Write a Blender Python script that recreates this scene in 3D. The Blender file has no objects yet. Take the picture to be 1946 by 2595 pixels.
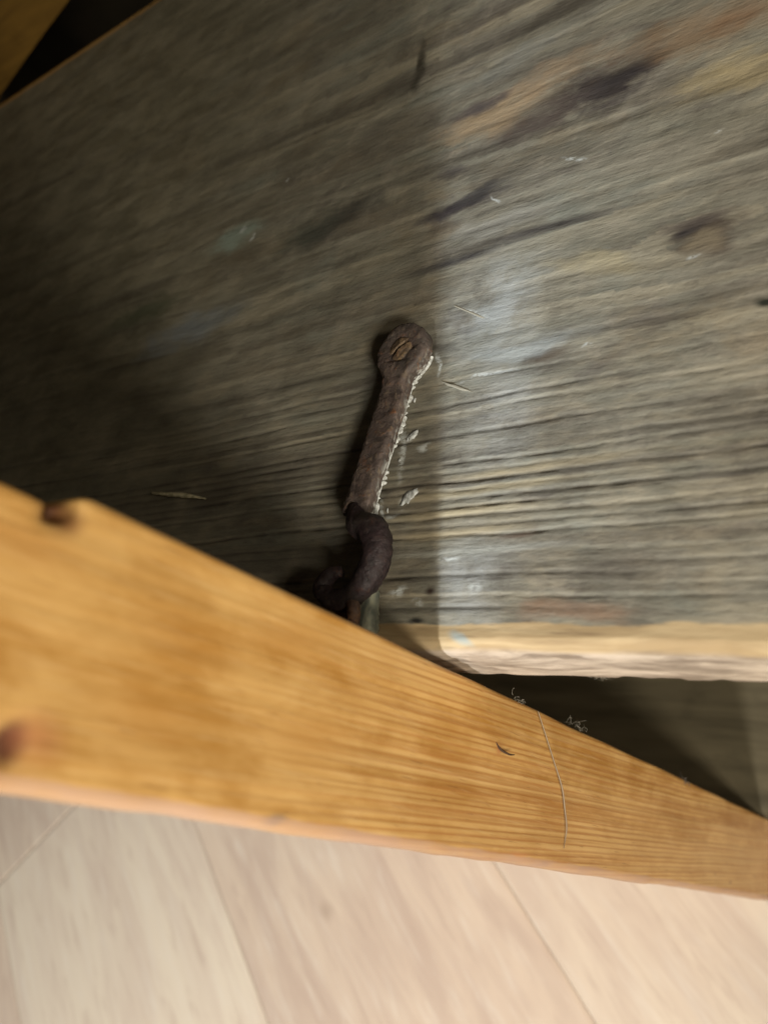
import bpy, bmesh, math, random
import numpy as np
from mathutils import Matrix, Vector

random.seed(7)
rng = np.random.default_rng(7)
scene = bpy.context.scene
COL = scene.collection
R = math.radians

# ------------------------------------------------------------------ camera
CAM = Vector((0.15062551, -0.0541682, 0.23613668))
AX = Vector((0.81301706, 0.15885996, -0.56014888))     # image right
AY = Vector((-0.0802864, -0.92228022, -0.37809165))    # image down
AZ = Vector((-0.57667786, 0.3523673, -0.73707525))     # view direction
cd = bpy.data.cameras.new('camera')
cam = bpy.data.objects.new('camera', cd)
COL.objects.link(cam)
m = Matrix((AX, -AY, -AZ)).transposed().to_4x4()
m.translation = CAM
cam.matrix_world = m
cd.sensor_fit = 'VERTICAL'
cd.sensor_height = 36.0
cd.lens = 28.9
cd.clip_start = 0.005
cd.clip_end = 60
cd.dof.use_dof = True
cd.dof.focus_distance = 0.335
cd.dof.aperture_fstop = 8.2
scene.camera = cam

# ------------------------------------------------------------------ light
w = bpy.data.worlds.new('World')
scene.world = w
w.use_nodes = True
w.node_tree.nodes['Background'].inputs['Color'].default_value = (1.0, 0.86, 0.66, 1)
w.node_tree.nodes['Background'].inputs['Strength'].default_value = 0.035


def area(name, loc, target, size, power, col, spread=180):
    ld = bpy.data.lights.new(name, 'AREA')
    ld.shape = 'DISK'
    ld.size = size
    ld.energy = power
    ld.color = col
    ld.spread = R(spread)
    o = bpy.data.objects.new(name, ld)
    COL.objects.link(o)
    o.location = loc
    d = Vector(target) - Vector(loc)
    o.rotation_euler = d.to_track_quat('-Z', 'Y').to_euler()
    return o


area('window_lamp', (0.215, -1.35, 0.95), (0.0, 0.1, -0.1), 0.19, 23, (1.0, 0.97, 0.91))
area('room_window', (1.06, -0.90, 0.66), (0.0, 0.0, -0.05), 0.36, 20, (1.0, 0.935, 0.79))
area('side_lamp', (0.86, -0.15, 0.44), (0.0, 0.05, 0.0), 0.14, 2.7, (1.0, 0.90, 0.70))
sd = bpy.data.lights.new('stripe_fill', 'SPOT')  # added cool spot, brightens only the pale stripe beside the hook
sd.energy = 210
sd.color = (0.66, 0.82, 1.0)
sd.spot_size = R(4.2)
sd.spot_blend = 0.8
sd.shadow_soft_size = 0.07
so = bpy.data.objects.new('stripe_fill', sd)
COL.objects.link(so)
so.location = (0.22, -1.383, 0.80)
so.rotation_euler = (Vector((0.005, 0.118, 0.0)) - so.location).to_track_quat('-Z', 'Y').to_euler()

fd = bpy.data.lights.new('floor_fill', 'SPOT')  # added spot to brighten the left floor, cone kept off the board
fd.energy = 43
fd.color = (1.0, 0.96, 0.91)
fd.spot_size = R(58)
fd.spot_blend = 0.8
fd.shadow_soft_size = 0.12
fo = bpy.data.objects.new('floor_fill', fd)
COL.objects.link(fo)
fo.location = (-0.35, -1.05, 0.75)
fo.rotation_euler = (Vector((-0.62, -0.38, -0.56)) - fo.location).to_track_quat('-Z', 'Y').to_euler()

scene.view_settings.view_transform = 'Standard'
scene.view_settings.look = 'None'
scene.view_settings.exposure = 0.0
scene.view_settings.gamma = 1.0
scene.render.engine = 'CYCLES'
scene.cycles.use_denoising = True
scene.cycles.max_bounces = 6


# ------------------------------------------------------------------ numpy noise
def _h(ix, iy, seed):
    n = (ix.astype(np.int64) * 374761393 + iy.astype(np.int64) * 668265263 + seed * 1442695041) & 0x7fffffff
    n = ((n ^ (n >> 13)) * 1274126177) & 0x7fffffff
    n = (n ^ (n >> 16)) & 0xffff
    return n / 65535.0


def vn(x, y, seed=0):
    ix = np.floor(x); iy = np.floor(y)
    fx = x - ix; fy = y - iy
    fx = fx * fx * (3 - 2 * fx); fy = fy * fy * (3 - 2 * fy)
    a = _h(ix, iy, seed); b = _h(ix + 1, iy, seed)
    c = _h(ix, iy + 1, seed); d = _h(ix + 1, iy + 1, seed)
    return (a * (1 - fx) + b * fx) * (1 - fy) + (c * (1 - fx) + d * fx) * fy


def sstep(a, b, x):
    t = np.clip((x - a) / (b - a), 0, 1)
    return t * t * (3 - 2 * t)


# ------------------------------------------------------------------ object helpers
def empty(name, loc, label, cat, group=None):
    o = bpy.data.objects.new(name, None)
    o.empty_display_size = 0.02
    COL.objects.link(o)
    o.location = loc
    o['label'] = label
    o['category'] = cat
    if group:
        o['group'] = group
    return o


def link(name, me, mat, parent=None, smooth=True):
    o = bpy.data.objects.new(name, me)
    COL.objects.link(o)
    if mat:
        me.materials.append(mat)
    if smooth and len(me.polygons):
        me.polygons.foreach_set('use_smooth', [True] * len(me.polygons))
    if parent:
        o.parent = parent
        p = parent
        off = Vector((0, 0, 0))
        while p:
            off += p.location
            p = p.parent
        o.location = -off            # meshes are written in world metres
    return o


def mesh(name, verts, faces, mat, parent=None, smooth=True, attr=None):
    me = bpy.data.meshes.new(name)
    me.from_pydata([tuple(v) for v in verts], [], faces)
    if attr:
        for k, a in attr.items():
            at = me.attributes.new(k, 'FLOAT', 'POINT')
            at.data.foreach_set('value', np.asarray(a, dtype=np.float32))
    me.update()
    return link(name, me, mat, parent, smooth)


def tag(o, label, cat, group=None, kind=None):
    o['label'] = label
    o['category'] = cat
    if group:
        o['group'] = group
    if kind:
        o['kind'] = kind
    return o


def grid_faces(nr, nc, wrap_c=False, wrap_r=False):
    f = []
    for i in range(nr if wrap_r else nr - 1):
        i2 = (i + 1) % nr
        for j in range(nc if wrap_c else nc - 1):
            j2 = (j + 1) % nc
            f.append((i * nc + j, i * nc + j2, i2 * nc + j2, i2 * nc + j))
    return f


def box(name, lo, hi, mat, parent=None, bev=0.001):
    bm = bmesh.new()
    bmesh.ops.create_cube(bm, size=1)
    for v in bm.verts:
        for k in range(3):
            v.co[k] = lo[k] if v.co[k] < 0 else hi[k]
    if bev:
        bmesh.ops.bevel(bm, geom=bm.edges[:], offset=bev, segments=2, affect='EDGES', profile=0.6)
    me = bpy.data.meshes.new(name)
    bm.to_mesh(me)
    bm.free()
    return link(name, me, mat, parent, smooth=False)


def tube(pts, rad, n=10, sub=6, jit=0.0, seed=1):
    """smooth tube through pts; rad scalar or per-point; returns verts, faces"""
    P = np.array(pts, float)
    rr = np.full(len(P), rad) if np.isscalar(rad) else np.array(rad, float)
    out, ro = [], []
    for i in range(len(P) - 1):
        p0 = P[max(i - 1, 0)]; p1 = P[i]; p2 = P[i + 1]; p3 = P[min(i + 2, len(P) - 1)]
        for k in range(sub):
            t = k / sub
            out.append(0.5 * ((2 * p1) + (-p0 + p2) * t + (2 * p0 - 5 * p1 + 4 * p2 - p3) * t * t + (-p0 + 3 * p1 - 3 * p2 + p3) * t ** 3))
            ro.append(rr[i] * (1 - t) + rr[i + 1] * t)
    out.append(P[-1]); ro.append(rr[-1])
    C = np.array(out); ro = np.array(ro)
    T = np.gradient(C, axis=0)
    T /= np.linalg.norm(T, axis=1)[:, None] + 1e-12
    N = np.cross(T[0], (0.31, 0.2, 0.93)); N /= np.linalg.norm(N)
    V = []
    r_ = np.random.default_rng(seed)
    for c, t, r in zip(C, T, ro):
        N = N - t * np.dot(N, t); N /= np.linalg.norm(N)
        B = np.cross(t, N)
        for k in range(n):
            a = 2 * math.pi * k / n
            q = r * (1 + jit * (r_.random() - .5))
            V.append(c + (N * math.cos(a) + B * math.sin(a)) * q)
    F = grid_faces(len(C), n, wrap_c=True)
    F.append(tuple(range(n))[::-1])
    b = (len(C) - 1) * n
    F.append(tuple(b + k for k in range(n)))
    return V, F


# ------------------------------------------------------------------ material helpers
class NT:
    def __init__(s, name):
        s.m = bpy.data.materials.new(name)
        s.m.use_nodes = True
        s.t = s.m.node_tree
        s.n = s.t.nodes
        s.l = s.t.links
        s.b = s.n['Principled BSDF']
        s.co = s.n.new('ShaderNodeTexCoord').outputs['Object']

    def put(s, sock, v):
        if isinstance(v, bpy.types.NodeSocket):
            s.l.new(v, sock)
        elif v is not None:
            sock.default_value = v

    def mapping(s, scale=(1, 1, 1), loc=(0, 0, 0), rot=(0, 0, 0), src=None):
        k = s.n.new('ShaderNodeMapping')
        s.l.new(src or s.co, k.inputs['Vector'])
        k.inputs['Scale'].default_value = scale
        k.inputs['Location'].default_value = loc
        k.inputs['Rotation'].default_value = rot
        return k.outputs[0]

    def noise(s, vec, scale=1.0, detail=4, rough=0.55, dist=0.0):
        k = s.n.new('ShaderNodeTexNoise')
        s.l.new(vec, k.inputs['Vector'])
        k.inputs['Scale'].default_value = scale
        k.inputs['Detail'].default_value = detail
        k.inputs['Roughness'].default_value = rough
        k.inputs['Distortion'].default_value = dist
        return k.outputs[0]

    def math(s, op, a, b=None, clamp=False):
        k = s.n.new('ShaderNodeMath')
        k.operation = op
        k.use_clamp = clamp
        s.put(k.inputs[0], a)
        s.put(k.inputs[1], b)
        return k.outputs[0]

    def rng(s, v, a, b, c=0.0, d=1.0, smooth=True):
        k = s.n.new('ShaderNodeMapRange')
        if smooth:
            k.interpolation_type = 'SMOOTHSTEP'
        s.put(k.inputs[0], v)
        for i, q in enumerate((a, b, c, d)):
            k.inputs[i + 1].default_value = q
        return k.outputs[0]

    def mix(s, f, a, b, mode='MIX'):
        k = s.n.new('ShaderNodeMix')
        k.data_type = 'RGBA'
        k.blend_type = mode
        s.put(k.inputs[0], f)
        for i, q in ((6, a), (7, b)):
            s.put(k.inputs[i], q if isinstance(q, bpy.types.NodeSocket) else (tuple(q) + (1,) if len(q) == 3 else q))
        return k.outputs[2]

    def attr(s, name):
        k = s.n.new('ShaderNodeAttribute')
        k.attribute_name = name
        return k.outputs['Fac']

    def xyz(s, src=None):
        k = s.n.new('ShaderNodeSeparateXYZ')
        s.l.new(src or s.co, k.inputs[0])
        return k.outputs

    def warp(s, scale, amount):
        k = s.n.new('ShaderNodeTexNoise')
        s.l.new(s.co, k.inputs['Vector'])
        k.inputs['Scale'].default_value = scale
        k.inputs['Detail'].default_value = 3
        v = s.n.new('ShaderNodeVectorMath'); v.operation = 'SUBTRACT'
        s.l.new(k.outputs['Color'], v.inputs[0]); v.inputs[1].default_value = (.5, .5, .5)
        v2 = s.n.new('ShaderNodeVectorMath'); v2.operation = 'MULTIPLY_ADD'
        s.l.new(v.outputs[0], v2.inputs[0]); v2.inputs[1].default_value = (amount,) * 3
        s.l.new(s.co, v2.inputs[2])
        return v2.outputs[0]

    def blob(s, src, c, r, rot=0.0, axes='xy', soft=0.2):
        """soft mark of radii r about c in the plane of two axes"""
        k = s.xyz(src)
        ia, ib = 'xyz'.index(axes[0]), 'xyz'.index(axes[1])
        da = s.math('SUBTRACT', k[ia], c[0]); db = s.math('SUBTRACT', k[ib], c[1])
        cs, sn = math.cos(rot), math.sin(rot)
        ua = s.math('ADD', s.math('MULTIPLY', da, cs / r[0]), s.math('MULTIPLY', db, sn / r[0]))
        ub = s.math('ADD', s.math('MULTIPLY', da, -sn / r[1]), s.math('MULTIPLY', db, cs / r[1]))
        d = s.math('SQRT', s.math('ADD', s.math('MULTIPLY', ua, ua), s.math('MULTIPLY', ub, ub)))
        return s.rng(d, 1.0, soft)

    def bump(s, h, strength=0.3, dist=0.001):
        k = s.n.new('ShaderNodeBump')
        k.inputs['Strength'].default_value = strength
        k.inputs['Distance'].default_value = dist
        s.l.new(h, k.inputs['Height'])
        s.l.new(k.outputs[0], s.b.inputs['Normal'])

    def done(s, col, rough=0.7, spec=0.3, metal=0.0):
        s.put(s.b.inputs['Base Color'], col if isinstance(col, bpy.types.NodeSocket) else tuple(col) + (1,))
        s.put(s.b.inputs['Roughness'], rough)
        s.b.inputs['Specular IOR Level'].default_value = spec
        s.b.inputs['Metallic'].default_value = metal
        return s.m


# ---- weathered board
def mat_weathered(name, front=True):
    k = NT(name)
    X, Y, Z = k.xyz()
    w1 = k.warp(22, 0.010)
    big = k.noise(k.mapping((11, 24, 24), src=w1), 1, 4, .6)
    mid = k.noise(k.mapping((40, 110, 60), src=w1), 1, 5, .65)
    fine = k.noise(k.mapping((130, 560, 300)), 1, 4, .6)
    mott = k.noise(k.co, 55, 6, .7)
    cloud = k.noise(k.mapping((26, 60, 40), src=k.warp(45, .02)), 1, 5, .65)
    cloud2 = k.noise(k.mapping((14, 30, 20), loc=(4, 7, 2), src=k.warp(30, .03)), 1, 5, .6)
    col = k.mix(k.rng(big, .32, .68), (.168, .158, .122), (.250, .232, .184))
    col = k.mix(k.math('MULTIPLY', k.rng(cloud, .52, .72), .65), col, (.325, .282, .205))
    col = k.mix(k.math('MULTIPLY', k.rng(cloud, .48, .30), .60), col, (.105, .090, .080))
    col = k.mix(k.math('MULTIPLY', k.rng(cloud2, .52, .72), .55), col, (.215, .228, .195))   # grey green bloom
    col = k.mix(k.math('MULTIPLY', k.rng(cloud2, .46, .30), .40), col, (.235, .170, .095))
    low_ = k.rng(Y, .17, .09, .40, 1.0)
    ti = k.attr('tint')
    col = k.mix(k.math('MULTIPLY', k.rng(ti, .50, .78), .60), col, (.335, .295, .215))
    col = k.mix(k.math('MULTIPLY', k.rng(ti, .48, .22), .55), col, (.108, .092, .072))
    col = k.mix(k.math('MULTIPLY', k.rng(mid, .46, .74), k.math('MULTIPLY', low_, .45)), col, (.35, .295, .20))
    col = k.mix(k.math('MULTIPLY', k.rng(mid, .48, .26), k.math('MULTIPLY', low_, .60)), col, (.075, .064, .054))
    col = k.mix(k.math('MULTIPLY', k.rng(mott, .48, .72), .34), col, (.35, .305, .235))
    col = k.mix(k.math('MULTIPLY', k.rng(mott, .48, .27), .42), col, (.075, .062, .052))
    col = k.mix(k.math('MULTIPLY', k.rng(fine, .5, .28), k.math('MULTIPLY', low_, .36)), col, (.08, .068, .056))
    left_shade = k.rng(X, -.03, -.30)  # shade on the board's left painted in, over olive-toned wood
    col = k.mix(k.math('MULTIPLY', left_shade, .80), col, k.mix(k.rng(cloud, .35, .65), (.108, .094, .056), (.190, .166, .108)))
    w2 = k.warp(38, 0.016)
    w3 = k.warp(16, 0.0045)
    cloudf = k.noise(k.mapping((70, 150, 100), loc=(1, 2, 3), src=k.warp(60, .012)), 1, 5, .65)

    def mark(c, r, rot, colr, amt, soft=.1, light_stripe=False):
        nonlocal col
        if light_stripe:
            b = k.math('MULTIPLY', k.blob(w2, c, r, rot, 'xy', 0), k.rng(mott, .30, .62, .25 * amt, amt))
        elif r[1] >= .0047:
            b = k.blob(w2, c, (r[0] * 1.35, r[1] * 1.35), rot, 'xy', 0)
            b = k.math('ADD', b, k.math('MULTIPLY', k.math('SUBTRACT', cloudf, .5), 1.5))
            b = k.math('MULTIPLY', b, k.blob(w2, c, (r[0] * 1.6, r[1] * 1.6), rot, 'xy', .4))
            b = k.math('MULTIPLY', k.rng(b, .0, 1.0), amt)
        else:
            b = k.math('MULTIPLY', k.blob(w3, c, r, rot, 'xy', soft), amt)
        b = k.math('MULTIPLY', b, k.rng(mid, .20, .62, .55, 1.25), clamp=True)
        col = k.mix(b, col, colr)
    if front:
        dark = (.035, .030, .031)
        mark((.042, .244), (.036, .0185), .08, (.060, .050, .048), .95, 0)
        mark((.050, .2455), (.018, .008), .05, dark, .8, 0)
        mark((.012, .240), (.032, .0165), .05, (.085, .066, .056), .8, 0)
        mark((-.010, .253), (.036, .015), .1, (.36, .265, .165), .8, 0)
        mark((.02, .264), (.03, .010), .02, (.30, .21, .13), .5, 0)
        mark((.085, .254), (.050, .016), -.05, (.25, .165, .095), .60, 0)
        mark((.092, .252), (.014, .009), 0, (.235, .14, .08), .5, 0)
        mark((.100, .225), (.04, .012), 0, (.36, .29, .165), .7)
        mark((.120, .270), (.03, .010), 0, (.30, .28, .22), .6)
        mark((.086, .152), (.017, .012), 0, (.085, .066, .052), .85, .3)
        mark((.084, .1505), (.011, .0065), 0, (.19, .155, .105), .85, .2)
        mark((.078, .1565), (.009, .0035), .3, dark, .8)
        mark((.080, .160), (.020, .004), .1, (.07, .055, .05), .7)
        mark((.045, .153), (.030, .006), -.25, (.33, .28, .18), .65)
        mark((-.02, .1745), (.040, .0040), .02, dark, .85)
        mark((.020, .178), (.050, .0035), -.05, (.06, .052, .05), .7)
        mark((-.02, .205), (.030, .0055), .05, (.055, .046, .048), .85)
        mark((-.0935, .2225), (.045, .0095), .25, (.05, .048, .042), .75, 0)
        mark((-.115, .2225), (.03, .014), .3, (.075, .078, .060), .6, 0)
        mark((-.061, .310), (.0045, .022), .12, (.04, .034, .024), .8)
        mark((-.171, .238), (.026, .010), .1, (.25, .30, .25), .75)
        mark((-.19, .181), (.050, .014), .1, (.17, .185, .19), .7)
        mark((-.24, .205), (.045, .012), .1, (.07, .075, .045), .7)
        mark((.0, .187), (.040, .007), .0, (.28, .265, .23), .6)
        mark((.06, .196), (.06, .008), .0, (.28, .255, .20), .55)
        # pale stripe of cool light painted into the board, with some scuffed dust
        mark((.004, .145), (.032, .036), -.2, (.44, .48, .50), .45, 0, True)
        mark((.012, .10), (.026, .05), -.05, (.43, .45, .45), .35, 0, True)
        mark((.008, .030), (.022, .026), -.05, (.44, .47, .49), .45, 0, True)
        mark((.03, .070), (.05, .0028), .03, (.38, .315, .205), .75)
        mark((.01, .0635), (.055, .0025), .03, (.37, .31, .20), .75)
        mark((.00, .0555), (.05, .003), .03, (.39, .325, .21), .75)
        mark((.00, .0475), (.042, .0028), .03, (.38, .315, .205), .75)
        mark((.025, .0450), (.012, .0016), .02, (.11, .065, .045), .7)
        mark((.012, .0405), (.045, .0022), .02, (.40, .40, .36), .7)
        mark((.046, .018), (.024, .005), 0, (.22, .135, .085), .6)
        mark((-.008, .026), (.003, .0022), 0, (.03, .015, .012), 1)
        mark((-.012, .0152), (.005, .0018), 0, (.02, .018, .016), 1)
        mark((.104, .1195), (.006, .0028), -.2, (.02, .022, .015), 1)
        mark((.028, .1165), (.014, .0040), .1, (.085, .06, .042), .8)
        mark((.02, .122), (.032, .0055), .05, (.33, .35, .345), .55)
        mark((-.012, .208), (.016, .006), .2, (.06, .055, .052), .8)
        mark((-.03, .226), (.014, .005), .2, (.07, .06, .055), .8)
        mark((-.02, .262), (.02, .006), .1, (.09, .075, .07), .8)
        mark((.0, .285), (.03, .008), .1, (.20, .20, .18), .6)
        mark((.02, .305), (.03, .008), .15, (.07, .06, .045), .7)
        # chips and smears of old white paint
        pn = k.noise(k.mapping((260, 420, 300)), 1, 4, .65)
        for (c, r, rot) in (((-.0300, .085), (.0022, .020), .12), ((-.0345, .0600), (.0018, .008), .1), ((-.0205, .122), (.0018, .008), .0), ((-.0275, .0915), (.0040, .0030), .9), ((-.0215, .0870), (.0035, .0018), .5), ((-.0225, .0650), (.0050, .0030), .7),
                            ((-.0290, .0592), (.0055, .0018), .2), ((-.0208, .0245), (.0060, .0034), .3), ((-.013, .0205), (.003, .002), 0),
                            ((-.1376, .2688), (.0028, .0014), .4), ((.0115, .0255), (.0045, .0024), .3), ((.078, .1445), (.003, .0014), .4),
                            ((.005, .112), (.02, .0012), .1), ((-.006, .1440), (.012, .0012), -.55), ((.031, .2095), (.007, .0018), -.6),
                            ((-.002, .2020), (.005, .001), -.6), ((.045, .116), (.003, .0014), 0), ((-.165, .2405), (.006, .0035), .3), ((-.158, .232), (.004, .0015), .6),
                            ((.048, .1585), (.003, .001), 0), ((.0, .0385), (.008, .0015), .1), ((.09, .20), (.003, .0012), 0)):
            col = k.mix(k.math('MULTIPLY', k.blob(w2, c, r, rot, 'xy', .1), k.rng(pn, .40, .56, .05, .85)), col, (.55, .57, .55))
    g = k.attr('grain')
    col = k.mix(k.math('MULTIPLY', k.rng(g, .08, .92, smooth=False), .78), col, (.045, .037, .030))
    # bare worn wood along the front arris and the front edge
    wob = k.math('MULTIPLY', k.math('SUBTRACT', k.noise(k.mapping((34, 120, 60)), 1, 4, .6), .5), .0055)
    yy = k.math('ADD', Y, wob)
    bare = k.mix(k.rng(k.noise(k.mapping((14, 240, 120), src=w1), 1, 4, .55), .35, .65), (.36, .255, .135), (.50, .375, .215))
    bare = k.mix(k.math('MULTIPLY', k.blob(w2, (.006, .0085), (.007, .003), -.6), .8), bare, (.30, .36, .36))
    bare = k.mix(k.rng(k.noise(k.mapping((30, 300, 90)), 1, 3), .55, .7, 0, .6), bare, (.20, .135, .075))
    col = k.mix(k.rng(yy, .0142, .0128), col, bare)
    edge = k.mix(k.rng(k.noise(k.mapping((30, 40, 170), src=w1), 1, 5, .65), .35, .65), (.20, .155, .115), (.50, .41, .32))
    col = k.mix(k.rng(Z, -.0018, -.0042), col, edge)
    col = k.mix(k.rng(yy, .540, .544), col, (.42, .24, .07))
    k.bump(k.math('MULTIPLY', k.math('ADD', fine, k.math('MULTIPLY', mott, 1.2)), k.rng(Y, .012, .017, .35, 1.0)),   .50, .0009)
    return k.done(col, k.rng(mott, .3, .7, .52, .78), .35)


def mat_plain_wood(name, a, b, scale=(6, 60, 60), rough=.75):
    k = NT(name)
    n = k.noise(k.mapping(scale), 1, 5, .6, .3)
    n2 = k.noise(k.co, 30, 5, .6)
    c = k.mix(k.rng(n, .3, .7), a, b)
    c = k.mix(k.math('MULTIPLY', k.rng(n2, .5, .8), .4), c, tuple(q * .5 for q in a))
    k.bump(n, .4, .001)
    return k.done(c, rough, .25)


def mat_pine(name):
    k = NT(name)
    X, Y, Z = k.xyz()
    w1 = k.warp(6, .003)
    w2 = k.warp(60, .006)
    # growth rings run along the plank; the ring coordinate drifts slowly across its width
    ring = k.math('ADD', k.math('MULTIPLY', k.xyz(w1)[1], 1.0), k.math('MULTIPLY', Z, .045))
    cx = k.n.new('ShaderNodeCombineXYZ')
    k.l.new(ring, cx.inputs[1]); k.l.new(k.math('MULTIPLY', Z, .010), cx.inputs[2]); k.l.new(k.math('MULTIPLY', X, .3), cx.inputs[0])
    lines = k.noise(cx.outputs[0], 430, 2, .45)
    broad = k.noise(cx.outputs[0], 95, 3, .5)
    wv = k.math('SINE', k.math('ADD', k.math('MULTIPLY', ring, 2600), k.math('MULTIPLY', k.noise(cx.outputs[0], 160, 2, .5), 9)))
    wv = k.rng(wv, -.1, 1.0)
    patch = k.noise(k.mapping((20, 55, 24), src=k.warp(24, .02)), 1, 4, .6)
    fib = k.noise(k.mapping((300, 900, 40)), 1, 3, .6)
    col = k.mix(k.rng(patch, .32, .66), (.350, .160, .024), (.54, .310, .098))
    col = k.mix(k.math('MULTIPLY', k.rng(broad, .38, .66, 0, .75), k.rng(Z, .10, .0, .35, 1.0)), col, (.53, .320, .112))
    sharp = k.rng(Z, .10, -.02, .10, 1.0)
    col = k.mix(k.math('MULTIPLY', k.rng(lines, .50, .36), k.math('MULTIPLY', sharp, .38)), col, (.30, .115, .020))
    col = k.mix(k.math('MULTIPLY', wv, k.math('MULTIPLY', sharp, .62)), col, (.31, .120, .020))
    col = k.mix(k.math('MULTIPLY', k.rng(lines, .54, .66), k.math('MULTIPLY', sharp, .30)), col, (.62, .40, .165))
    col = k.mix(k.math('MULTIPLY', k.rng(fib, .5, .7), .18), col, (.66, .46, .23))

    def mark(c, r, rot, colr, amt, soft=.1):
        nonlocal col
        col = k.mix(k.math('MULTIPLY', k.blob(w2, c, r, rot, 'yz', soft), amt), col, colr)
    mark((-.0515, .1445), (.0060, .0050), 0, (.045, .014, .010), .98, .25)
    mark((-.050, .1400), (.0080, .0105), 0, (.30, .10, .035), .65, .0)
    mark((-.0035, .1495), (.0050, .0034), 0, (.014, .006, .003), 1, .35)
    mark((-.0062, .1480), (.0060, .0060), 0, (.16, .06, .025), .8, .0)
    mark((-.003, .163), (.005, .014), 0, (.36, .15, .02), .6, .0)
    mark((-.022, .105), (.011, .030), .1, (.36, .155, .022), .5, .0)
    mark((-.036, .060), (.010, .030), .1, (.37, .16, .024), .42, .0)
    mark((-.012, .075), (.007, .025), .1, (.35, .15, .022), .5, .0)
    mark((-.040, .115), (.010, .022), .1, (.37, .16, .024), .42, .0)
    mark((-.014, .155), (.006, .02), 0, (.42, .20, .05), .5, .0)
    mark((-.0575, .066), (.0022, .0075), 0, (.17, .12, .085), .9, .1)
    mark((-.0585, -.098), (.0016, .014), 0, (.22, .13, .10), .85, .1)
    mark((-.0575, -.15), (.0022, .02), 0, (.40, .21, .12), .6, .1)
    mark((-.056, -.075), (.0025, .012), 0, (.42, .17, .06), .6, .1)
    mark((.0, -.006), (.0022, .012), 0, (.10, .04, .02), .9, .1)
    mark((-.0208, -.050), (.0028, .0032), 0, (.42, .17, .06), .8, .1)
    for (y, z, r) in ((-.045, -.47, .0016), (-.052, -.40, .002), (-.03, -.43, .0012), (-.048, -.36, .0012), (-.02, -.31, .001)):
        mark((y, z), (r, r * 2.5), 0, (.26, .13, .05), .8, .1)
    pores = k.noise(k.mapping((900, 1300, 70)), 1, 2, .5)
    col = k.mix(k.math('MULTIPLY', k.rng(pores, .66, .74), .55), col, (.20, .085, .02))
    # rubbed pinkish arris
    ar = k.rng(k.math('ADD', Y, k.math('MULTIPLY', k.math('SUBTRACT', k.noise(k.mapping((40, 40, 60)), 1, 4), .5), .002)), -.0558, -.0572)
    col = k.mix(k.math('MULTIPLY', ar, k.rng(patch, .25, .7, .45, .95)), col, (.36, .215, .135))
    br = k.rng(Y, -.0008, .0002)
    col = k.mix(k.math('MULTIPLY', br, .5), col, (.62, .42, .22))
    k.bump(k.math('ADD', lines, k.math('MULTIPLY', fib, .5)), .22, .0006)
    return k.done(col, .48, .4)


def mat_rust(name, base=(.085, .055, .050), hi=(.17, .095, .075)):
    k = NT(name)
    n = k.noise(k.co, 160, 6, .65)
    n2 = k.noise(k.mapping(loc=(2, 5, 1)), 420, 4, .6)
    n3 = k.noise(k.mapping(loc=(7, 5, 1)), 70, 3, .6)
    c = k.mix(k.rng(n, .35, .7), base, hi)
    c = k.mix(k.math('MULTIPLY', k.rng(n2, .52, .7), .6), c, tuple(q * 1.5 for q in (hi[0], hi[1], hi[2] * .75)))
    n4 = k.noise(k.mapping(loc=(3, 9, 4)), 240, 5, .7)
    c = k.mix(k.math('MULTIPLY', k.rng(n4, .56, .70), .7), c, (hi[0] * 1.6, hi[1] * .95, hi[2] * .5))
    c = k.mix(k.math('MULTIPLY', k.rng(n4, .44, .30), .7), c, tuple(q * .45 for q in base))
    c = k.mix(k.math('MULTIPLY', k.rng(n3, .5, .7), .4), c, (.075, .065, .055))
    k.bump(k.math('ADD', n, k.math('ADD', k.math('MULTIPLY', n2, .7), n4)), .9, .0009)
    pt = k.math('MULTIPLY', k.attr('paint'), k.rng(k.noise(k.mapping((420, 190, 420)), 1, 4, .65), .47, .62))
    c = k.mix(k.math('MULTIPLY', pt, .85), c, (.62, .63, .60))
    return k.done(c, k.rng(n2, .3, .7, .45, .75), .45, .15)


def mat_laminate(name):
    k = NT(name)
    oi = k.n.new('ShaderNodeObjectInfo')
    rnd = oi.outputs['Random']
    # along-plank axis d = (1,-1)/sqrt2
    mp = k.mapping(rot=(0, 0, R(45)))
    cx = k.n.new('ShaderNodeVectorMath'); cx.operation = 'ADD'
    k.l.new(mp, cx.inputs[0])
    off = k.n.new('ShaderNodeCombineXYZ')
    k.l.new(k.math('MULTIPLY', rnd, 13.7), off.inputs[0]); k.l.new(k.math('MULTIPLY', rnd, 5.1), off.inputs[1])
    k.l.new(off.outputs[0], cx.inputs[1])
    v = cx.outputs[0]
    n1 = k.noise(k.mapping((4.0, 22, 1), src=v), 1, 5, .6, .8)
    n2 = k.noise(k.mapping((14, 95, 1), src=v), 1, 4, .6, .4)
    n3 = k.noise(k.mapping((5, 9, 1), src=v), 1, 3, .5)
    tone = k.mix(k.attr('tone'), (.62, .49, .39), (.72, .635, .52))
    pink = k.mix(k.attr('tone'), (.50, .38, .31), (.63, .53, .44))
    c = k.mix(k.rng(n1, .35, .68), tone, pink)
    c = k.mix(k.math('MULTIPLY', k.rng(n2, .5, .75), .40), c, (.74, .68, .60))
    c = k.mix(k.math('MULTIPLY', k.rng(n2, .46, .28), .40), c, (.45, .34, .28))
    c = k.mix(k.math('MULTIPLY', k.rng(n3, .55, .8), .35), c, (.74, .66, .54))
    w2 = k.warp(8, .02)
    c = k.mix(k.math('MULTIPLY', k.blob(w2, (-.455, -.150), (.018, .012), -.78, 'xy', 0), .6), c, (.42, .32, .25))
    k.bump(n2, .08, .0006)
    return k.done(c, .42, .35)


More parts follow.
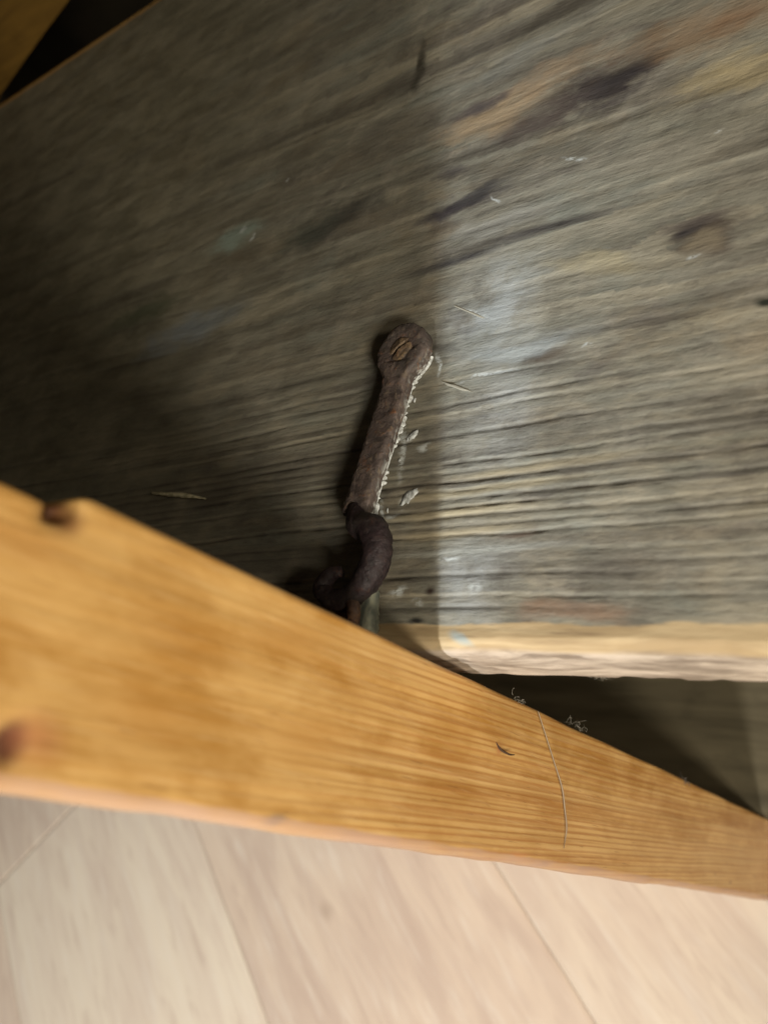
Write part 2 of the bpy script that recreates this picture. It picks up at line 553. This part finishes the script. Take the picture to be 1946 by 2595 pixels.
M_board = mat_weathered('weathered_wood')
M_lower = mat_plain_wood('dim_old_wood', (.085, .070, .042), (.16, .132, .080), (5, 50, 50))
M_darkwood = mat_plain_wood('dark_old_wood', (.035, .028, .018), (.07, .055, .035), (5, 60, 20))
M_pine = mat_pine('honey_pine')
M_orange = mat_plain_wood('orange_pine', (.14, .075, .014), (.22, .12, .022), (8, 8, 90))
M_rust = mat_rust('rusty_iron', (.074, .057, .051), (.150, .110, .095))
M_bend = mat_rust('shaded_iron', (.017, .011, .012), (.040, .024, .026))  # iron darkened to carry the shade around the hook's bend
M_screw = mat_rust('worn_brass_screw', (.075, .050, .036), (.22, .145, .085))
M_ring = mat_rust('rusty_ring', (.07, .040, .030), (.16, .085, .05))
k = NT('verdigris'); M_verd = k.done(k.mix(k.rng(k.noise(k.mapping((400, 90, 90)), 1, 4), .35, .65), (.09, .10, .085), (.27, .27, .20)), .6, .4, .2)
k = NT('white_paint'); M_white = k.done(k.mix(k.rng(k.noise(k.co, 700, 4), .35, .65), (.34, .34, .32), (.64, .66, .65)), .6, .4)
k = NT('straw'); M_straw = k.done(k.mix(k.rng(k.noise(k.co, 300, 3), .4, .6), (.36, .32, .20), (.62, .56, .38)), .7)
k = NT('pale_sliver'); M_pale = k.done((.32, .29, .225), .8)
k = NT('lint'); M_lint = k.done((.27, .24, .19), .9, .1)
k = NT('dark_lint'); M_dlint = k.done((.10, .085, .07), .9, .1)
k = NT('hair'); M_hair = k.done((.25, .185, .12), .6, .3)
k = NT('splinter_dark'); M_spl = k.done((.06, .032, .018), .8, .2)
M_floor = mat_laminate('pale_laminate')
k = NT('plank_gap'); M_gap = k.done((.22, .18, .145), .8)
k = NT('dark_wall'); M_wall = k.done(k.mix(k.rng(k.noise(k.co, 6, 4), .3, .7), (.018, .015, .010), (.035, .028, .018)), .9, .1)

FZ = -0.56
# ------------------------------------------------------------------ floor: planks lie at 45 degrees
fl = mesh('floor', [(-4, -4, FZ - .006), (4, -4, FZ - .006), (4, 4, FZ - .006), (-4, 4, FZ - .006)], [(0, 1, 2, 3)], M_gap, smooth=False)
fl['kind'] = 'structure'
S2 = math.sqrt(.5)


def to_w(p, s, z):
    return (p * S2 + s * S2, p * S2 - s * S2, z)


def plank(p0, p1, s0, s1, tone, dz=0.0):
    g, b = .0004, .0040
    top, mid, bot = FZ + dz, FZ + dz - .0012, FZ - .0055
    V = []
    for (ins, se, z) in ((g, .0030, bot), (g, .0030, mid), (g + b, .0034, top)):
        for (p, s) in ((p0 + ins, s0 + se), (p1 - ins, s0 + se), (p1 - ins, s1 - se), (p0 + ins, s1 - se)):
            V.append(to_w(p, s, z))
    F = []
    for r in (0, 4):
        for j in range(4):
            F.append((r + j, r + (j + 1) % 4, r + 4 + (j + 1) % 4, r + 4 + j)[::-1])
    F.append((8, 9, 10, 11)[::-1])
    o = mesh('plank', V, F, M_floor, fl, smooth=False, attr={'tone': [tone] * len(V)})
    return o


rows = [-2.2, -2.02, -1.86, -1.70, -1.54, -.925, -.553, -.234, .094, .42, .74, 1.06, 1.4]
IR = rows.index(-.925)
tones = {IR - 1: .40, IR: .98, IR + 1: .36, IR + 2: .66, IR + 3: .5}
for i in range(len(rows) - 1):
    j0 = {IR: -.600, IR + 1: -1.02, IR + 2: -.86, IR + 3: -.93}.get(i, -.78 - .31 * ((i * 7) % 5) / 3)
    cuts = [j0 - 2.8, j0 - 1.4, j0, j0 + 1.5, j0 + 3.0]
    for c0, c1 in zip(cuts[:-1], cuts[1:]):
        t = tones.get(i, random.random())
        if i == IR and c1 <= j0 + 1e-6:
            t = .60
        plank(rows[i], rows[i + 1], c0, c1, t)

# dark wall far behind
wl = box('wall', (-4, 1.30, FZ), (4, 1.40, 2.4), M_wall, bev=0)
wl['kind'] = 'structure'

# ------------------------------------------------------------------ old cabinet: weathered board on top, dim board below
cab = empty('old_cabinet', (-.35, .28, FZ), 'old weathered grey-brown wooden shelf unit with the rusty hook screwed to its top board', 'shelf unit')


def axis(parts):
    out = []
    for a, b, n in parts:
        out += list(np.linspace(a, b, n, endpoint=False))
    return np.array(out + [parts[-1][1]])


def board(name, mat, zt, thick, xs, ys, parent, yoff=0.0):
    prof = [(.5500, -thick)] + [(.5500, -thick * .5), (.5498, -.003), (.5480, -.0003)]
    prof += [(y, 0.0) for y in ys[::-1]]
    prof += [(.0072, -.0009), (.0056, -.0021), (.0046, -.0038), (.0042, -.0062)]
    for z in np.linspace(-.0095, -thick + .001, 9):
        prof.append((.0042, z))
    prof += [(.0056, -thick)]
    prof = np.array(prof)
    nr, nc = len(prof), len(xs)
    Xg, Yg = np.meshgrid(xs, prof[:, 0])
    Zg = np.repeat(prof[:, 1][:, None], nc, 1) + zt
    # grain coordinate, flowing round the knots
    G = Yg + .004 * (vn(Xg * 5, Yg * 9, 3) - .5) + .010 * (vn(Xg * 2, Yg * 5, 4) - .5)
    for (kx, ky, a, rx, ry) in ((.088, .154, .010, .030, .022), (.040, .243, .008, .05, .02), (-.17, .235, .008, .05, .03)):
        G = G - a * np.tanh((Yg - ky) / .006) * np.exp(-((Xg - kx) / rx) ** 2 - ((Yg - ky) / ry) ** 2)
    low = sstep(.16, .06, Yg)
    yq = np.linspace(-.05, .65, 1400)
    spq = .0039 + .0062 * sstep(.065, .20, yq)                  # growth rings widen towards the back
    ph = np.interp(G, yq, np.concatenate([[0], np.cumsum(np.diff(yq) / spq[1:])]))
    ph = ph + .9 * (vn(Xg * 3.5, Yg * 12, 22) - .5) + .5 * (vn(Xg * 11, Yg * 40, 23) - .5) + .30 * (vn(Xg * 45, Yg * 90, 24) - .5)
    fr_ = ph - np.floor(ph)
    idx = np.floor(ph)
    wid = .10 + .09 * vn(Xg * 6, idx * 1.7 + .3, 25)
    amp = sstep(.18, .72, vn(Xg * 9, idx * 1.3 + .6, 26)) * (.35 + .65 * vn(Xg * 38, idx * 2.1, 27))
    line = np.exp(-((fr_ - .62) / wid) ** 2) * amp + .30 * amp * sstep(.05, .6, fr_) * sstep(.72, .6, fr_)
    ragged = .55 + .45 * sstep(.25, .7, vn(Xg * 150, Yg * 420, 28))
    win = np.exp(-((Yg - .056) / .034) ** 2) * sstep(.14, .02, Xg)
    groove = np.clip(line * ragged * (.42 + .33 * low + .36 * win) * (1 - .40 * sstep(.02, .09, Xg)), 0, 1)
    left = 1.0
    f3 = (ph / 2.6) - np.floor(ph / 2.6)
    i3 = np.floor(ph / 2.6)
    coarse = np.exp(-((f3 - .5) / .17) ** 2) * sstep(.25, .75, vn(Xg * 7, i3 * 1.4 + .2, 29)) * (.5 + .5 * vn(Xg * 24, Yg * 60, 30))
    groove = np.clip(groove + .46 * coarse * (1 - .75 * low), 0, 1)
    groove *= left
    tint = np.clip(.65 * vn(Xg * 7, idx * 1.9 + .4, 41) + .35 * vn(Xg * 30, Yg * 70, 42) + .25 * (fr_ - .5) * (fr_ < .62), 0, 1)
    top = sstep(.010, .016, Yg) * sstep(.548, .54, Yg) * (prof[:, 1] > -.0005)[:, None]
    und = .0010 * (vn(Xg * 9, Yg * 22, 15) - .5) + .0004 * (vn(Xg * 60, G * 260, 16) - .5)
    Zg = Zg + top * (und - .0011 * groove)
    # worn, slightly wavy front edge
    fr = sstep(.020, .006, Yg)
    Yg = Yg + fr * (.0016 * (vn(Xg * 14, Zg * 40, 17) - .5) + .0010 * (vn(Xg * 60, Zg * 160, 18) - .5) + .0007 * sstep(.6, .9, vn(Xg * 130, Zg * 500, 20)))
    Zg = Zg + fr * .0009 * (vn(Xg * 18, Yg * 0 + 3, 19) - .5)
    V = np.stack([Xg, Yg + yoff, Zg], -1).reshape(-1, 3)
    F = grid_faces(nr, nc, wrap_r=True)
    F.append(tuple(i * nc for i in range(nr)))
    F.append(tuple(i * nc + nc - 1 for i in range(nr))[::-1])
    return mesh(name, V, F, mat, parent, attr={'grain': (groove * top).reshape(-1), 'tint': tint.reshape(-1)})


xs = axis([(-1.10, -.45, 60), (-.45, -.22, 90), (-.22, .13, 330), (.13, .34, 24)])
ys = axis([(.0085, .12, 190), (.12, .30, 150), (.30, .5465, 80)])
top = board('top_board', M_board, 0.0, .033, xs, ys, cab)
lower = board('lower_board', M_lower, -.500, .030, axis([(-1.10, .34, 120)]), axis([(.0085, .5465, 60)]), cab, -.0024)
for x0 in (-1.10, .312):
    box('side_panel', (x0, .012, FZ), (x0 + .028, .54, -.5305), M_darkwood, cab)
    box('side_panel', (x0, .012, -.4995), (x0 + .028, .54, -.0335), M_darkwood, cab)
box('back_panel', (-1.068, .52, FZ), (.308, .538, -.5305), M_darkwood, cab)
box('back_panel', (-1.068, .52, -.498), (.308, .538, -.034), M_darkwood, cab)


def fleck(name, c, r, h, mat, parent, rot=0.0, n=12, seed=0, zb=0.0):
    """thin irregular chip lying on the board"""
    q = np.random.default_rng(seed)
    V, F = [], []
    rr = 1 + .5 * (q.random(n) - .5)
    for ring, (sc, z) in enumerate(((1, 0), (.8, h * .8), (.35, h))):
        for i in range(n):
            a = 2 * math.pi * i / n
            x = r[0] * sc * rr[i] * math.cos(a); y = r[1] * sc * rr[i] * math.sin(a)
            V.append((c[0] + x * math.cos(rot) - y * math.sin(rot), c[1] + x * math.sin(rot) + y * math.cos(rot), zb + z + (q.random() - .5) * h * .3 * (ring > 0)))
    for ring in range(2):
        for i in range(n):
            j = (i + 1) % n
            F.append((ring * n + i, ring * n + j, ring * n + n + j, ring * n + n + i))
    F.append(tuple(range(2 * n, 3 * n)))
    return mesh(name, V, F, mat, parent)


for i, (c, r, rot) in enumerate([((-.0230, .0645), (.0044, .0022), .75), ((-.0262, .0912), (.0026, .0015), .7)]):
    fleck('paint_fleck', c, r, .0006, M_white, top, rot, n=18, seed=i, zb=-.0001)
for i, (a, b, wd) in enumerate([((-.0165, .1505), (.0005, .1395), .0005), ((-.016, .1135), (-.002, .1065), .0006)]):
    dx, dy = b[0] - a[0], b[1] - a[1]
    L = math.hypot(dx, dy)
    fleck('wood_sliver', ((a[0] + b[0]) / 2, (a[1] + b[1]) / 2), (L / 2, wd), .0003, M_pale, top, math.atan2(dy, dx), n=18, seed=20 + i, zb=-.0001)

# ------------------------------------------------------------------ iron hook
HC = np.array((-.0340, .1285))        # centre of its eye
HE = np.array((-.0405, .0545))        # end of the flat shank
hook = empty('iron_hook', (HC[0], HC[1], 0.0), 'rusty flat iron hook with round screwed head lying on the weathered board', 'hook')
ax = (HE - HC) / np.linalg.norm(HE - HC)
nx = np.array((-ax[1], ax[0]))        # sideways
LH = np.linalg.norm(HE - HC)
RH = .0124


def hw(s):
    w_ = .0057 + .0008 * math.cos(s * 60)
    if s < RH:
        c = math.sqrt(max(RH * RH - s * s, 0)) if s > -RH else 0
        if s < 0:
            return max(c, .0004)
        t = s / RH
        return max(c, w_ if t > .55 else 0) if t > .8 else max(c, .0)
    return w_


HP = []
ss = list(-RH * np.cos(np.linspace(0, math.pi / 2, 14))) + list(np.linspace(.0006, LH, 120))
SEC = 28
V = []
for i, s in enumerate(ss):
    if s <= 0:
        wd = max(math.sqrt(max(RH * RH - s * s, 0)), .0006)
    else:
        # circle blending into the neck
        ci = math.sqrt(max(RH * RH - s * s, 0))
        wn = .0056 + .0007 * (vn(np.array(s * 70.), np.array(1.), 31) - .5) * 2 + .0008 * sstep(.05, .02, s)
        kk = .0060
        h_ = max(kk - abs(ci - wn), 0) / kk
        wd = max(ci, wn) + h_ * h_ * kk * .25
    c2 = HC + ax * s
    lift = .0006 + .0042 * sstep(.010, LH, s)
    th = .0082 - .0016 * float(sstep(.008, .022, s))
    e = max(.35, 1 - .0 * s)
    if s < -RH * .97:
        th *= .6
    for j in range(SEC):
        a = 2 * math.pi * j / SEC
        ca, sa = math.cos(a), math.sin(a)
        u = math.copysign(abs(ca) ** .42, ca); v = math.copysign(abs(sa) ** .50, sa)
        jit = 1 + .09 * (float(vn(np.array(s * 330.), np.array(j * .8), 33)) - .5) + .07 * (float(vn(np.array(s * 900.), np.array(j * 1.7), 34)) - .5)
        x2 = c2 + nx * wd * u * jit
        zz = lift + th * .5 + th * .5 * v * jit
        dd = math.hypot(x2[0] - HC[0], x2[1] - HC[1])
        if v > .2 and dd < .0068:                              # countersunk seat for the screw
            zz -= .0016 * float(sstep(.0068, .0060, dd))
        V.append((x2[0], x2[1], zz))
        HP.append(float(sstep(.93, 1.0, u)) * float(sstep(.25, -.45, v)) * float(sstep(-.004, .004, s)))
F = grid_faces(len(ss), SEC, wrap_c=True)
F.append(tuple(range(SEC))[::-1])
F.append(tuple((len(ss) - 1) * SEC + j for j in range(SEC)))
mesh('shank', V, F, M_rust, hook, attr={'paint': HP})
V, F = tube([(-.0412, .0575, .0070), (-.0372, .0500, .0090), (-.0290, .0462, .0110), (-.0258, .0375, .0108), (-.0285, .0285, .0098), (-.0340, .0212, .0102), (-.0420, .0198, .0112), (-.0478, .0242, .0120), (-.0448, .0292, .0120), (-.0402, .0306, .0112)],
            [.0046, .0056, .0060, .0058, .0055, .0048, .0040, .0034, .0030, .0020], 16, 7, .10, 5)
mesh('hook_bend', V, F, M_bend, hook)

# slotted screw in the eye
sa = math.atan2(.0122, .0149)
V, F = [], []
NR, NA, RS = 18, 56, .0056
zc = .0006 + .0082 - .0007
for i in range(NR + 1):
    r = RS * i / NR
    for j in range(NA):
        a = 2 * math.pi * j / NA
        x, y = r * math.cos(a), r * math.sin(a)
        per = abs(-x * math.sin(sa) + y * math.cos(sa))
        z = zc + .0013 * (1 - (r / RS) ** 2) - .0006 * float(sstep(.9, 1.0, np.array(r / RS)))
        z -= .0017 * float(sstep(.00080, .00050, np.array(per)))
        z += .0003 * (float(vn(np.array(x * 900.), np.array(y * 900.), 41)) - .5)
        V.append((HC[0] + x, HC[1] + y, z))
F = grid_faces(NR + 1, NA, wrap_c=True)
mesh('screw', V, F, M_screw, hook)

# old white paint caught along the side of the shank
V, S_ = [], np.linspace(.001, LH - .0005, 150)
for s in S_:
    wn = .0061 if s > .0155 else max(.0061, math.sqrt(max(.0128 ** 2 - s * s, 0)))
    n_ = .6 * float(vn(np.array(s * 240.), np.array(2.), 51)) + .4 * float(vn(np.array(s * 900.), np.array(5.), 52))
    wv = max(0.0, n_ - .56 + .20 * float(sstep(.060, .070, s)) + .08 * float(sstep(.030, .012, s))) * .0036
    lf = .0042 * float(sstep(.010, LH, s))
    n2 = float(vn(np.array(s * 1500.), np.array(7.), 53))
    for (d, z) in ((-.0026, .0001), (-.0022 + .0010 * (wv > 0), .0016 + .0008 * n2), (.55 * wv - .0008 * (wv == 0), .0005 + .0006 * n2), (wv - .0009 * (wv == 0), .0001)):
        p = HC + ax * s + nx * (wn + d)
        V.append((p[0], p[1], z + lf))
F = grid_faces(len(S_), 4)
mesh('paint_residue', V, F, M_white, hook)
q = np.random.default_rng(9)
for i in range(4):
    s = .006 + (LH - .008) * (i + q.random()) / 4
    p = HC + ax * s + nx * (.0072 + .0022 * q.random() ** 2 + (.004 if s < .012 else 0))
    fleck('paint_residue', p, (.0006 + .0010 * q.random(), .0003 + .0004 * q.random()), .0004, M_white, hook,
          math.atan2(ax[1], ax[0]) + (q.random() - .5) * 1.2, 9, 60 + i, zb=-.0002)

# ------------------------------------------------------------------ screw eye that takes the hook
eye = empty('screw_eye', (-.036, .018, 0), 'small rusty ring eye under the bent end of the iron hook', 'screw eye')
V = []
NA, NB = 40, 12
cen = np.array((-.0370, .0150, .0075))
e1 = np.array((.80, .10, .55)); e1 /= np.linalg.norm(e1)
e2 = np.array((.10, .95, .30)); e2 -= e1 * e1.dot(e2); e2 /= np.linalg.norm(e2)
e3 = np.cross(e1, e2)
for i in range(NA):
    a = 2 * math.pi * i / NA
    d = e1 * math.cos(a) + e2 * math.sin(a)
    for j in range(NB):
        b = 2 * math.pi * j / NB
        V.append(cen + d * (.0070 + .0025 * math.cos(b)) + e3 * .0025 * math.sin(b))
mesh('ring', V, grid_faces(NA, NB, True, True), M_ring, eye)
V, F = tube([(-.0290, .0250, .0060), (-.0296, .0165, .0055), (-.0296, .0115, .0045), (-.0300, .0065, .0040)], [.0030, .0044, .0046, .0044], 14, 6, .10, 8)
mesh('eye_stem', V, F, M_verd, eye)

# ------------------------------------------------------------------ honey pine plank in front
T = .45  # depth out of view, stretched to shade the left of the board
pin = empty('pine_plank', (-.10, -.03, FZ), 'thick honey-coloured pine plank with dark knots crossing in front of the weathered board', 'plank')
zs = axis([(FZ, -.25, 70), (-.25, .04, 150), (.04, .22, 170), (.22, .42, 30)])
fy = list(np.linspace(-.0562, -.0010, 66))
prof = [(-T, .0005), (-T, -.0602), (-.020, -.0602), (-.0062, -.0602), (-.0034, -.0598), (-.0014, -.0590), (-.0004, -.0578)] + [(0.0, y) for y in fy] + [(-.0003, -.0002), (-.0010, .0004), (-.02, .0005)]
prof = np.array(prof)
Px, Zg = np.meshgrid(prof[:, 0], zs)
Py = np.repeat(prof[:, 1][None], len(zs), 0)
vis = (prof[:, 0] > -.03)[None, :] * np.ones_like(Px)
dx = .0006 * (vn(Zg * 14, Py * 60, 71) - .5) + .00018 * (vn(Zg * 9, (Py + .045 * Zg) * 700, 72) - .5)
Px2 = Px + vis * dx
near_lo = sstep(-.052, -.0575, Py) * vis
near_hi = sstep(-.004, -.0005, Py) * vis
Py2 = Py + near_lo * (.0016 * (vn(Zg * 22, Px * 0 + 1.5, 73) - .5) + .0007 * (vn(Zg * 90, Px * 60, 74) - .5))
Py2 = Py2 + near_hi * (.0008 * (vn(Zg * 25, Px * 0 + 4.5, 75) - .5) - .0004)
# the near end is rubbed down past the knot hole on the back arris
worn = sstep(.1475, .1545, Zg) * .0048
Py2 = Py2 - vis * sstep(-.016, .0, Py) * worn
hole = np.exp(-((Zg - .1488) / .0030) ** 2 - ((Py + .0015) / .0042) ** 2) * vis
Py2 = Py2 - hole * .0042
Px2 = Px2 - hole * .0062
kn = np.exp(-((Zg - .1445) / .005) ** 2 - ((Py + .0515) / .005) ** 2) * vis
Px2 = Px2 - kn * .0012
V = np.stack([Px2, Py2, Zg], -1).reshape(-1, 3)
nr, nc = Px.shape
F = grid_faces(nr, nc, wrap_c=True)
F.append(tuple(range(nc))[::-1])
F.append(tuple((nr - 1) * nc + j for j in range(nc)))
mesh('plank_body', V, F, M_pine, pin)

# splinter lifting out of the plank face
sp = mesh('splinter', *tube([(.0001, -.0185, -.047), (.0006, -.0205, -.0500), (.0022, -.0216, -.0545), (.0030, -.0212, -.0575)], [.0002, .0005, .0004, .00015], 7, 4, .2, 3), M_spl, pin)

# ------------------------------------------------------------------ small loose things
hr = mesh('hair', *tube([(.0008, -.0006, -.0790), (.0011, -.0080, -.0868), (.0009, -.0178, -.0985), (.0012, -.0270, -.1080), (.0009, -.0345, -.1130), (.0014, -.0420, -.1155), (.0008, -.0470, -.1165), (.0010, -.0510, -.1150)],
                        [.00016, .00024, .00026, .00034, .00036, .00034, .00026, .0001], 6, 8), M_hair)
tag(hr, 'long pale brown hair stuck across the face of the honey pine plank', 'hair')


def tuft(name, c, spread, n, length, mat, label, cat, seed, thick=.000042):
    """a few curled fibres caught along an edge"""
    q = np.random.default_rng(seed)
    V, F = [], []
    c = np.array(c); spread = np.array(spread)
    for i in range(n):
        p = c + spread * q.normal(size=3) * .5
        d = spread / np.linalg.norm(spread) * (1 if q.random() < .5 else -1) + q.normal(size=3) * .6
        d /= np.linalg.norm(d)
        turn = q.normal(size=3) * .9
        pts = [p]
        L = length * (.4 + q.random())
        for s in range(6):
            d = d + np.cross(turn, d) * .7 + q.normal(size=3) * .25
            d /= np.linalg.norm(d)
            p = p + d * L / 6
            pts.append(p)
        v, f = tube(pts, thick * (.5 + q.random()), 4, 4)
        o = len(V)
        V += list(v)
        F += [tuple(k + o for k in ff) for ff in f]
    ob = mesh(name, V, F, mat)
    tag(ob, label, cat)
    return ob


tuft('lint_tuft', (.0000, .0006, -.0620), (.0006, .0008, .0060), 14, .0036, M_lint, 'grey lint wisp on the pine plank rim where the long hair starts', 'lint', 3)
tuft('lint_tuft', (-.0002, .0010, -.1210), (.0008, .0008, .0120), 18, .0052, M_lint, 'whitish curly lint clinging along the pine plank rim below the board', 'lint', 4)
tuft('lint_tuft', (.0003, -.0010, -.2880), (.0008, .0012, .0050), 12, .005, M_dlint, 'small dark lint speck on the far thin end of the pine plank rim', 'lint', 5, thick=.00016)
tuft('lint_tuft', (.0440, .0046, -.0338), (.0030, .0006, .0012), 30, .0030, M_lint, 'beige fluff hanging from the lower edge of the weathered board', 'lint', 6)

sl = mesh('straw_splinter', *tube([(-.1810, .0815, .0012), (-.168, .0790, .0022), (-.154, .0770, .0018), (-.139, .0742, .0012)], [.0004, .0010, .0014, .0002], 7, 6, .2, 4), M_straw)
tag(sl, 'pale straw-like splinter lying on the dark left part of the board', 'splinter')

# ------------------------------------------------------------------ dim orange pine behind the far edge, top left
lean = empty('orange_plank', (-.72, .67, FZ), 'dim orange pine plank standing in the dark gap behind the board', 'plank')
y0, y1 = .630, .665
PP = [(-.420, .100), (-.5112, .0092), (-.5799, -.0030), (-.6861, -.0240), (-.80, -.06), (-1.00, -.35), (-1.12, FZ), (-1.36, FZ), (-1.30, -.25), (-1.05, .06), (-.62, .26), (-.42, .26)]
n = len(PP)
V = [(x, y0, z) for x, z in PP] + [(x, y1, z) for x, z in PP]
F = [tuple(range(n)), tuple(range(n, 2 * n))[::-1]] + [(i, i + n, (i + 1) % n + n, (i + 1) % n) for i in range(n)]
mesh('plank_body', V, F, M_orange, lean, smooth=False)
